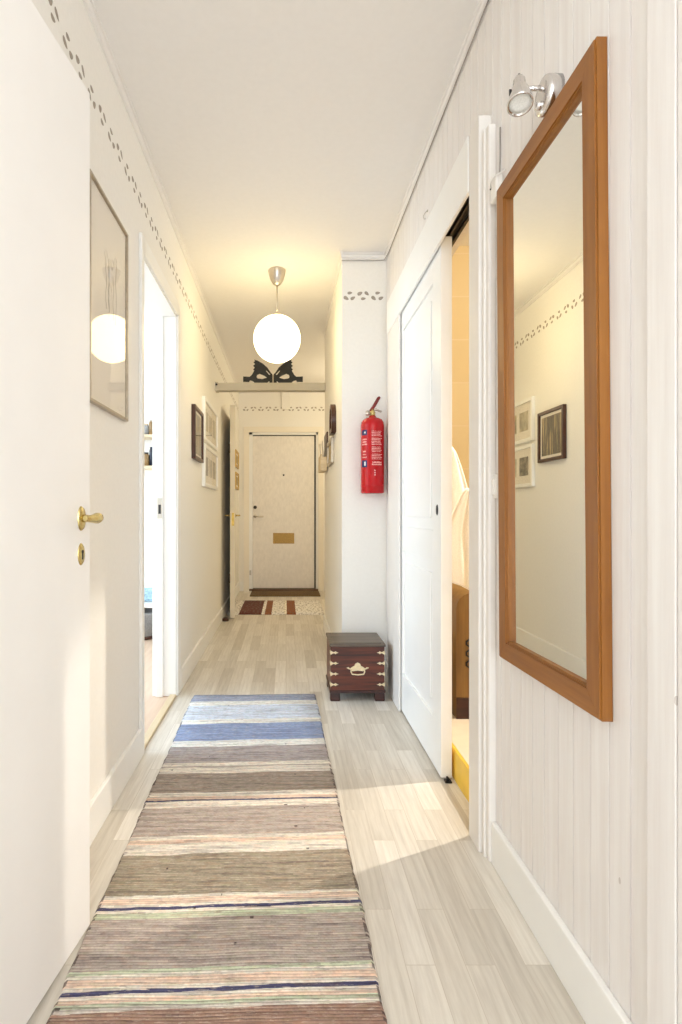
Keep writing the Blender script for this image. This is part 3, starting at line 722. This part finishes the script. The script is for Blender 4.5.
# ------------------------------------------------------------------ pendant lamp
t = thing('pendant_lamp', 'lit white globe pendant lamp on a steel stem under the ceiling', 'lamp', (GLOBE[0], GLOBE[1], 0))
bm = BM(); lathe(bm, [(0, H), (0.056, H), (0.056, H-0.006), (0.052, H-0.03), (0.042, H-0.062), (0.026, H-0.088), (0.010, H-0.098), (0, H-0.099)], 28); obj('canopy', bm, M['steel'], t)
bm = BM(); lathe(bm, [(0, H-0.09), (0.0045, H-0.09), (0.0045, 2.26), (0, 2.26)], 10); obj('stem', bm, M['steel'], t)
bm = BM(); lathe(bm, [(0, 2.275), (0.012, 2.275), (0.026, 2.262), (0.028, 2.246), (0, 2.246)], 20); obj('globe_cap', bm, M['steel'], t)
bm = BM(); lathe(bm, [(0.150*math.sin(PI*i/32) if 0 < i < 32 else 0, 2.106-0.150*math.cos(PI*i/32)) for i in range(33)], 48); obj('globe', bm, M['globe'], t)
# bathroom lamp and lamps out of view
def ceiling_lamp(loc, label):
    t = thing('ceiling_lamp', label, 'lamp', loc)
    bm = BM(); lathe(bm, [(0, 0.0), (0.05, 0.0), (0.05, -0.02), (0, -0.02)], 24); obj('base', bm, M['steel'], t)
    bm = BM(); lathe(bm, [(0.0, -0.02), (0.012, -0.022), (0.012, -0.09), (0, -0.09)], 16); obj('stem', bm, M['steel'], t)

# ------------------------------------------------------------------ beam and ornament
bm = BM(); box(bm, -0.575, XN-0.001, 4.74, 4.82, 2.030, 2.095, 0.003)
o = obj('beam', bm, M['beam']); o['kind'] = 'structure'; o.name = 'trim_beam'
t = thing('wall_bracket', 'small bracket carrying the beam end on the left wall', 'bracket', (-0.588, 4.78, 2.03))
bm = BM(); box(bm, -0.012, 0.013, -0.04, 0.04, -0.004, 0.07, 0.003); obj('plate', bm, M['beam'], t)
bm = BM(); lathe(bm, [(0, 0.004), (0.008, 0.003), (0.009, 0)], 12, Matrix.Translation((0.0, -0.04, 0.05)) @ Matrix.Rotation(PI/2, 4, 'X')); obj('screw', bm, M['darkgap'], t)
k = 4.75/560/6.82
def half(s):
    out = [(4, 8), (14, 0), (24, 0), (26, 20), (40, 8), (64, 0), (100, 0), (124, 6), (140, 20), (158, 26), (165, 14), (205, 14), (205, 50), (160, 48), (146, 60), (134, 82), (128, 92), (136, 98), (124, 112), (136, 124), (122, 136), (134, 148), (122, 156), (130, 166), (104, 158), (70, 138), (40, 112), (14, 74), (4, 66)]
    eye = [(40, 42), (62, 58), (92, 70), (110, 62), (114, 46), (106, 36), (74, 32)]
    slit = [(16, 62), (44, 92), (50, 90), (28, 62)]
    return [[(s*x*k, z*k) for x, z in p] for p in (out, eye, slit)]
t = thing('cutout_ornament', 'black bow-shaped cut-out ornament standing on the beam', 'ornament', (0.064-0.15+0.005, 4.79, 2.0955))
t.location.x = (273-286)*4.78/560
plate('wing', half(-1), 0.016, M['black'], t); plate('wing', half(1), 0.016, M['black'], t)
bm = BM(); box(bm, -0.005, 0.005, -0.008, 0.008, 0.0, 0.075, 0.001); obj('centre_strip', bm, M['frame_grey'], t)

# trunking on end wall
bm = BM(); box(bm, -0.085, 0.02, -0.03, -0.0, 2.30, 2.53, 0.004)
o = obj('cable_box', bm, M['wall'], None, (0.03, YE, 0)); tag(o, 'pale box high on the end wall below the beam line', 'box')

# ------------------------------------------------------------------ framed pictures
def picture(name, label, loc, rz, w, h, fw, fd, fm, inner, group=None, glass=True, cat='picture'):
    t = thing(name, label, cat, loc, rz, group)
    bm = BM()
    for sx in (-1, 1): box(bm, sx*(w/2-fw), sx*w/2, -fd, 0, -h/2, h/2, min(0.003, fw*0.2))
    for sz in (-1, 1): box(bm, -w/2+fw, w/2-fw, -fd, 0, sz*(h/2-fw), sz*h/2, min(0.003, fw*0.2))
    obj('frame', bm, fm, t)
    bm = BM(); box(bm, -w/2+fw*0.5, w/2-fw*0.5, -fd*0.45, -0.001, -h/2+fw*0.5, h/2-fw*0.5); obj('mount', bm, M['mat_paper'], t)
    if inner: inner(t, w-2*fw, h-2*fw, -fd*0.45)
    if glass:
        bm = BM(); box(bm, -w/2+fw*0.8, w/2-fw*0.8, -fd*0.72, -fd*0.66, -h/2+fw*0.8, h/2-fw*0.8); obj('glass', bm, M['glass'], t)
    return t
pencil = mat('pencil_grey', rgb(206, 198, 186), 0.9, var=0.1)
def sketch(t, w, h, y):
    bm = BM()
    rnd = random.Random(3)
    for i in range(5):
        x = rnd.uniform(-0.03, 0.10); z0 = rnd.uniform(-0.06, 0.0); z1 = rnd.uniform(0.12, 0.22)
        pts = [(x+0.006*math.sin(j*1.7+i), y-0.0008, z0+(z1-z0)*j/6) for j in range(7)]
        tube(bm, pts, 0.0008, 4)
    for i in range(6):
        cx, cz = rnd.uniform(-0.04, 0.12), rnd.uniform(0.06, 0.20); r = rnd.uniform(0.008, 0.02)
        tube(bm, [(cx+r*math.cos(a), y-0.0008, cz+r*math.sin(a)) for a in [q*0.8 for q in range(7)]], 0.0005, 4)
    obj('drawing', bm, pencil, t)
picture('framed_drawing', 'large thin-framed faint drawing under glass beside the brass-handled door', (XL, 1.869, 1.679), LEFT, 0.402, 0.690, 0.009, 0.018, M['frame_grey'], sketch)
def photo_mat(name, cols, sc, seed):
    t = NT(name); n = t.noise(t.coords((sc[0], 1, sc[1])), 1.0, 4, 0.6)
    t.n[t.n.find('Mapping')].inputs['Location'].default_value = (seed, seed, seed)
    t.link(t.ramp(n, cols), t.b.inputs['Base Color']); t.b.inputs['Roughness'].default_value = 0.5; return t.m
def inset(pw, ph, cx, cz, m, nm='print'):
    def f(t, w, h, y):
        bm = BM(); box(bm, cx-pw/2, cx+pw/2, y-0.001, y+0.001, cz-ph/2, cz+ph/2); obj(nm, bm, m, t)
    return f
forest = photo_mat('forest_photo', [(0.36, rgb(40, 32, 24)), (0.52, rgb(92, 76, 54)), (0.62, rgb(190, 168, 120)), (0.7, rgb(120, 100, 70))], (34, 3), 4.2)
def forest_in(t, w, h, y):
    bm = BM(); box(bm, -w/2+0.02, w/2-0.02, y-0.002, y, -h/2+0.02, h/2-0.02); obj('print', bm, forest, t)
picture('framed_photo', 'dark-framed forest picture on the left wall just past the doorway', (XL, 3.73, 1.513), LEFT, 0.36, 0.345, 0.022, 0.026, M['frame_dark'], forest_in)
g1 = photo_mat('grey_photo', [(0.35, rgb(120, 110, 90)), (0.6, rgb(200, 188, 160))], (9, 6), 1.0)
g2 = photo_mat('ochre_photo', [(0.35, rgb(130, 110, 70)), (0.6, rgb(196, 176, 128))], (8, 12), 2.0)
g3 = photo_mat('dark_photo', [(0.4, rgb(72, 66, 58)), (0.6, rgb(150, 140, 124))], (12, 12), 3.0)
def triple(ms):
    def f(t, w, h, y):
        for i, m in enumerate(ms):
            cx = (i-1)*w*0.30
            bm = BM(); box(bm, cx-w*0.11, cx+w*0.11, y-0.001, y+0.001, -h*0.27, h*0.27); obj('print', bm, m, t)
    return f
picture('white_frame', 'upper of two white picture frames on the far left wall', (XL, 4.375, 1.672), LEFT, 0.75, 0.315, 0.026, 0.024, M['white'], triple([g1, g2, g1]))
picture('white_frame', 'lower of two white picture frames on the far left wall', (XL, 4.375, 1.338), LEFT, 0.75, 0.308, 0.026, 0.024, M['white'], triple([g3, g1, g3]))
for z, lab in ((1.63, 'upper small gilt picture on the left wall near the entrance door'), (1.37, 'lower small gilt picture on the left wall near the entrance door')):
    picture('gilt_picture', lab, (XL, 6.72, z), LEFT, 0.42, 0.20, 0.03, 0.02, M['gold'], inset(0.3, 0.1, 0, 0, g2), glass=False)
# narrow wall on the right: arched dark frame, pale frame, letter rack
def arch(w, h, n=10, ins=0.0):
    r = w/2-ins
    return [(-r, -h/2+ins), (r, -h/2+ins), (r, h/2-w/2)] + [(r*math.cos(PI*i/n), h/2-w/2+r*math.sin(PI*i/n)) for i in range(1, n)] + [(-r, h/2-w/2)]
t = thing('arched_mirror', 'small dark arched frame on the narrow right wall past the extinguisher', 'frame', (XN, 3.83, 1.635), RIGHT)
o = plate('frame', [arch(0.20, 0.20), arch(0.20, 0.20, 10, 0.03)], 0.032, M['frame_dark'], t, (0, -0.016, 0))
plate('backing', [arch(0.17, 0.17)], 0.004, M['gold'], t, (0, -0.006, 0))
picture('cream_frame', 'cream and gilt picture frame below the dark arched frame', (XN, 4.10, 1.435), RIGHT, 0.40, 0.18, 0.03, 0.022, M['frame_grey'], inset(0.26, 0.12, 0, 0, g2), glass=False)
t = thing('letter_rack', 'letter rack with pale pocket and dark backboard on the narrow right wall', 'letter rack', (XN, 4.60, 1.36), RIGHT)
bm = BM(); box(bm, -0.15, 0.15, -0.012, 0, 0, 0.28, 0.004); obj('backboard', bm, M['frame_dark'], t)
bm = BM(); box(bm, -0.15, 0.15, -0.060, -0.050, -0.03, 0.10, 0.003); box(bm, -0.15, 0.15, -0.052, -0.010, -0.03, -0.018, 0.002)
for x in (-0.15, 0.14): box(bm, x, x+0.01, -0.052, -0.010, -0.02, 0.08, 0.002)
obj('pocket', bm, M['thresh'], t)
for i, (x, z, a, lab) in enumerate(((-0.05, 0.02, 0.10, 'white paper standing in front in the wall letter rack'), (0.045, 0.035, -0.08, 'white paper leaning behind the front one in the letter rack'))):
    bm = BM(); box(bm, -0.07, 0.07, -0.0015, 0.0015, 0, 0.22)
    o = obj('paper', bm, M['mat_paper'], None); wp = Vector((XN-0.040+0.014*i, 4.60-x, 1.345+z-0.02)); o.location = wp
    o.rotation_euler = (0.06, 0, RIGHT); tag(o, lab, 'paper')

# ------------------------------------------------------------------ wall mirror (right)
t = thing('wall_mirror', 'tall mirror in a honey-coloured wooden frame on the panelled wall', 'mirror', (XR, 1.271, 0.612), RIGHT)
t.rotation_euler.y = -math.radians(0.85)
# local x -> -Y ; front -y
mw, mh, fw, fd = 0.490, 1.272, 0.050, 0.024
x0, x1 = -mw/2, mw/2
def mitre(bm, pts):
    """front polygon (x,z) extruded from -fd to 0"""
    a = [bm.verts.new((x, -fd, z)) for x, z in pts]; b = [bm.verts.new((x, -0.001, z)) for x, z in pts]
    bm.faces.new(a); bm.faces.new(b[::-1]); n = len(pts)
    for i in range(n): bm.faces.new((a[i], b[i], b[(i+1) % n], a[(i+1) % n]))
    bmesh.ops.bevel(bm, geom=[e for e in bm.edges if all(abs(v.co.y+fd) < 1e-5 for v in e.verts) and (abs(e.verts[0].co.x-e.verts[1].co.x) < 1e-4 or abs(e.verts[0].co.z-e.verts[1].co.z) < 1e-4)], offset=0.0035, segments=2, affect='EDGES')
e = 0.0004
for nm, pts, m in (('frame_stile', [(x0, 0), (x0+fw, fw), (x0+fw, mh-fw), (x0, mh)], 'oak'), ('frame_stile', [(x1, 0), (x1, mh), (x1-fw, mh-fw), (x1-fw, fw)], 'oak'),
                   ('frame_rail', [(x0+e, 0), (x1-e, 0), (x1-fw-e, fw), (x0+fw+e, fw)], 'oakx'), ('frame_rail', [(x0+e, mh), (x0+fw+e, mh-fw), (x1-fw-e, mh-fw), (x1-e, mh)], 'oakx')):
    bm = BM(); mitre(bm, pts); obj(nm, bm, M[m], t)
bm = BM()
i0, i1 = x0+fw-0.001, x1-fw+0.001; lp = 0.003
for a, b, c, d in ((i0, i0+lp, fw, mh-fw), (i1-lp, i1, fw, mh-fw), (i0, i1, fw-0.001, fw+lp), (i0, i1, mh-fw-lp, mh-fw+0.001)): box(bm, a, b, -0.018, -0.004, c, d, 0.002)
obj('inner_lip', bm, M['oak'], t)
bm = BM(); box(bm, i0+0.002, i1-0.002, -0.010, -0.002, fw, mh-fw); obj('mirror_glass', bm, M['mirror'], t)

# ------------------------------------------------------------------ spot lamp above the mirror
t = thing('spot_lamp', 'small chrome wall spotlight above the mirror\'s top edge', 'lamp', (XR, 1.245, 1.925), RIGHT)
bm = BM(); lathe(bm, [(0, 0.034), (0.030, 0.034), (0.038, 0.031), (0.0405, 0.026), (0.0405, 0.0), (0, 0)], 36, Matrix.Rotation(PI/2, 4, 'X')); obj('base', bm, M['chrome'], t)
bm = BM(); tube(bm, [(-0.006, -0.028, 0.022), (-0.008, -0.062, 0.022)], 0.0055, 12); obj('arm', bm, M['chrome'], t)
bm = BM(); lathe(bm, [(0, 0.016), (0.008, 0.014), (0.009, 0.004), (0.006, 0.0)], 16, Matrix.Translation((0.0, -0.030, -0.022)) @ Matrix.Rotation(PI/2, 4, 'X')); obj('knob', bm, M['chrome'], t)
hd = bpy.data.objects.new('lamp_head', None); C.objects.link(hd); hd.parent = t; hd.location = (-0.006, -0.078, 0.012)
axis = Vector((0.30, -0.10, -0.92)).normalized()
hd.rotation_mode = 'QUATERNION'; hd.rotation_quaternion = Vector((0, 0, -1)).rotation_difference(axis)
bm = BM(); lathe(bm, [(0, 0.058), (0.003, 0.058), (0.0035, 0.046), (0.010, 0.044), (0.013, 0.036), (0.014, 0.018), (0.019, 0.006), (0.024, -0.018), (0.0275, -0.034), (0.0275, -0.038), (0.0245, -0.038), (0.0225, -0.030), (0, -0.026)], 30); obj('shade', bm, M['chrome'], hd)
bm = BM(); lathe(bm, [(0, -0.027), (0.0215, -0.0305), (0.0225, -0.0345), (0.015, -0.0335), (0, -0.033)], 26); obj('lens', bm, M['cloudglass'], hd)
bm = BM(); box(bm, -0.0015, 0.0015, -0.0235, -0.018, -0.012, 0.006); obj('vent_slot', bm, M['black'], hd)

# cord, socket and switch by the mirror
t = thing('junction_box', 'white cable junction box at the mirror\'s upper far corner', 'socket', (XR, 1.566, 1.905), RIGHT)
bm = BM(); box(bm, -0.022, 0.024, -0.022, 0, -0.036, 0.030, 0.006); obj('housing', bm, M['plastic'], t)
bm = BM(); lathe(bm, [(0, 0.002), (0.003, 0.002), (0.003, 0)], 12, Matrix.Translation((-0.014, -0.022, 0.006)) @ Matrix.Rotation(PI/2, 4, 'X')); obj('pin_hole', bm, M['black'], t)
bm = BM(); tube(bm, [(0.008, -0.006, 0.027), (0.008, -0.004, 0.09), (0.008, -0.004, 0.165)], 0.0022, 8); obj('cord', bm, M['cable'], t)
bm = BM(); tube(bm, [(-0.012, -0.023, 0.008), (0.0, -0.030, 0.014), (0.020, -0.028, 0.020), (0.05, -0.006, 0.022)], 0.002, 8); obj('lead', bm, M['plastic'], t)
t = thing('light_switch', 'white light switch half behind the mirror\'s far edge', 'switch', (XR, 1.60, 1.072), RIGHT)
bm = BM(); box(bm, -0.030, 0.030, -0.010, 0, -0.033, 0.033, 0.003); obj('plate', bm, M['plastic'], t)
bm = BM(); box(bm, -0.016, 0.016, -0.014, -0.008, -0.022, 0.022, 0.002); obj('rocker', bm, M['plastic'], t)
bm = BM(); tube(bm, [(0.598, 2.37, 2.275), (0.590, 2.37, 2.268), (0.582, 2.372, 2.254), (0.585, 2.374, 2.242), (0.591, 2.374, 2.243)], 0.0018, 8)
lathe(bm, [(0, 0.004), (0.008, 0.004), (0.008, 0)], 12, Matrix.Translation((0.6, 2.37, 2.275)) @ Matrix.Scale(0.6, 4) @ Matrix.Rotation(-PI/2, 4, 'Y'))
tag(obj('wall_hook', bm, M['steel']), 'little metal hook on the panelling above the sliding door', 'hook')
bm = BM(); tube(bm, [(XN-0.003, YS-0.005, H-0.044), (XN+0.06, YS-0.005, H-0.044), (XR-0.09, YS-0.005, H-0.044), (XR-0.016, YS-0.012, H-0.044), (XR-0.006, YS-0.12, H-0.044), (XR-0.006, 2.4, H-0.043), (XR-0.006, 1.0, H-0.043), (XR-0.006, 0.2, H-0.043)], 0.0022, 8)
tag(obj('ceiling_cable', bm, M['cable']), 'thin grey cable clipped along the cornice above extinguisher and panelling', 'cable')

# ------------------------------------------------------------------ bathroom contents
t = thing('bathroom_cabinet', 'brown wooden cabinet with dark scroll mount just inside the bathroom', 'cabinet', (0.86, 2.60, 0.114))
pts = [(-0.13, 0), (0.13, 0), (0.13, 0.51), (0.11, 0.54), (-0.06, 0.54)] + [(-0.06-0.07*math.sin(a), 0.47+0.07*math.cos(a)) for a in (0.3, 0.6, 0.9, 1.2, 1.5)]
plate('carcass', [pts], 0.40, M['bathwood'], t)
bm = BM(); box(bm, -0.13, 0.13, -0.204, -0.2, 0.0, 0.09); obj('plinth', bm, M['chestdark'], t)
bm = BM()
for i in range(3): tube(bm, [(-0.06+0.03*math.cos(q*0.7), -0.204, 0.235+0.045*i+0.018*math.sin(q*0.7)) for q in range(10)], 0.004, 6)
tube(bm, [(-0.06, -0.204, 0.20), (-0.05, -0.204, 0.28), (-0.07, -0.204, 0.35)], 0.005, 6); obj('scroll_mount', bm, M['black'], t)
# towel hung from a hook on the bathroom side
def cloth(name, cx, cy, z0, z1, w, seed, lab, m):
    bm = BM(); n, k = 18, 22; rows = []
    for j in range(k+1):
        v = j/k; z = z1 + (z0-z1)*v; ww = w*(0.15+0.85*min(1, v*2.2)**0.7)*(1-0.12*max(0, v-0.6))
        row = []
        for i in range(n+1):
            u = i/n-0.5
            row.append(bm.verts.new((cx+u*ww, cy+0.018*math.sin(u*17+seed)*(0.4+0.6*v)+0.01*math.sin(v*6+u*4), z+0.02*math.cos(u*5+seed)*v)))
        rows.append(row)
    for a, b in zip(rows, rows[1:]):
        for i in range(n): bm.faces.new((a[i], a[i+1], b[i+1], b[i])).smooth = True
    o = obj(name, bm, m); md = o.modifiers.new('thickness', 'SOLIDIFY'); md.thickness = 0.008; md.offset = 0
    return tag(o, lab, 'towel')
cloth('towel', 0.716, 2.445, 0.84, 1.285, 0.165, 0.3, 'white towel hanging highest on the rail inside the bathroom', M['towel'])
cloth('towel', 0.775, 2.365, 0.68, 1.10, 0.20, 2.1, 'second white towel hanging lower in front of the first bathroom towel', M['towel'])
bm = BM(); tube(bm, [(0.655, 2.445, 1.283), (0.72, 2.445, 1.285), (0.728, 2.50, 1.285), (0.728, 3.25, 1.285)], 0.005, 10); tag(obj('towel_rail', bm, M['chrome']), 'chrome rail carrying the white towels in the bathroom', 'rail')
t = thing('bathroom_lamp', 'bathroom ceiling lamp behind the sliding door', 'lamp', (1.75, 2.31, H))
bm = BM(); lathe(bm, [(0, 0), (0.07, 0), (0.07, -0.03), (0, -0.03)], 24); obj('base', bm, M['steel'], t)
bm = BM(); lathe(bm, [(0, -0.03), (0.02, -0.03), (0.02, -0.17), (0, -0.17)], 16); obj('stem', bm, M['steel'], t)

# ------------------------------------------------------------------ side room seen through the left doorway
def shelf(z, lab):
    t = thing('wall_shelf', lab, 'shelf', (-1.2, 4.75, z))
    bm = BM(); box(bm, -0.35, 0.35, -0.20, 0.0, 0.0, 0.022, 0.002); obj('board', bm, M['thresh'], t)
    for x in (-0.26, 0.26):
        bm = BM(); box(bm, x-0.01, x+0.01, -0.16, 0.0, -0.022, 0.0, 0.002); box(bm, x-0.01, x+0.01, -0.02, 0.0, -0.12, -0.0, 0.002); obj('bracket', bm, M['steel'], t)
shelf(1.355, 'lower wall shelf with jars seen through the left doorway')
shelf(1.61, 'upper wall shelf with glasses seen through the left doorway')
def jar(name, x, y, z, r, h, m, cap, lab, cat, grp):
    t = thing(name, lab, cat, (x, y, z), 0, grp)
    bm = BM(); lathe(bm, [(0, 0), (r, 0), (r, h*0.8), (r*0.8, h*0.88), (r*0.7, h*0.9), (0, h*0.9)], 18); obj('body', bm, m, t)
    bm = BM(); lathe(bm, [(0, h*0.9), (r*0.75, h*0.9), (r*0.75, h), (0, h)], 18); obj('lid', bm, cap, t)
zl, zu = 1.378, 1.633
jar('jar', -1.205, 4.60, zl, 0.028, 0.09, M['amber'], M['frame_dark'], 'small amber jar far left on the lower side-room shelf', 'jar', 'jars on the side-room shelves')
jar('canister', -1.100, 4.60, zl, 0.022, 0.155, M['navy'], M['navy'], 'tall navy canister with dark lid on the lower side-room shelf', 'canister', 'jars on the side-room shelves')
jar('jar', -1.155, 4.60, zl, 0.034, 0.11, M['amber'], M['navy'], 'wide amber jar with navy lid next to the navy canister', 'jar', 'jars on the side-room shelves')
jar('bottle', -1.105, 4.60, zu, 0.022, 0.12, M['amber'], M['frame_grey'], 'amber bottle at the right on the upper side-room shelf', 'bottle', 'jars on the side-room shelves')
jar('jar', -1.155, 4.60, zu, 0.030, 0.09, M['greyfabric'], M['thresh'], 'grey jar in the middle of the upper side-room shelf', 'jar', 'jars on the side-room shelves')
jar('jar', -1.22, 4.62, zu, 0.032, 0.07, M['mat_paper'], M['thresh'], 'pale low jar at the left on the upper side-room shelf', 'jar', 'jars on the side-room shelves')
t = thing('low_bench', 'white low bench under the side-room shelves', 'bench', (-1.2, 4.55, 0))
bm = BM(); box(bm, -0.5, 0.5, -0.2, 0.19, 0.255, 0.285, 0.004); obj('top', bm, M['white'], t)
for x in (-0.48, 0.44):
    for y in (-0.19, 0.15):
        bm = BM(); box(bm, x, x+0.04, y, y+0.04, 0, 0.255, 0.003); obj('leg', bm, M['white'], t)
bm = BM(); box(bm, -0.45, 0.45, 0.0, 0.05, 0.05, 0.16, 0.025); o = obj('folded_textile', BM() if False else bm, M['bluecloth'])
o.location = (-1.2, 4.45, 0.236); o.rotation_euler = (0, 0, 0); tag(o, 'folded blue and white textile lying on the white bench', 'textile')
t = thing('storage_basket', 'grey fabric basket on the floor beneath the white bench', 'basket', (-1.15, 4.46, 0))
bm = BM(); lathe(bm, [(0, 0.03), (0.12, 0.03), (0.145, 0.20), (0.15, 0.215), (0.14, 0.215), (0.132, 0.20), (0.115, 0.05), (0, 0.05)], 26); obj('body', bm, M['greyfabric'], t)
bm = BM(); lathe(bm, [(0, 0.0), (0.11, 0.0), (0.115, 0.03), (0, 0.03)], 26); obj('base', bm, M['frame_dark'], t)
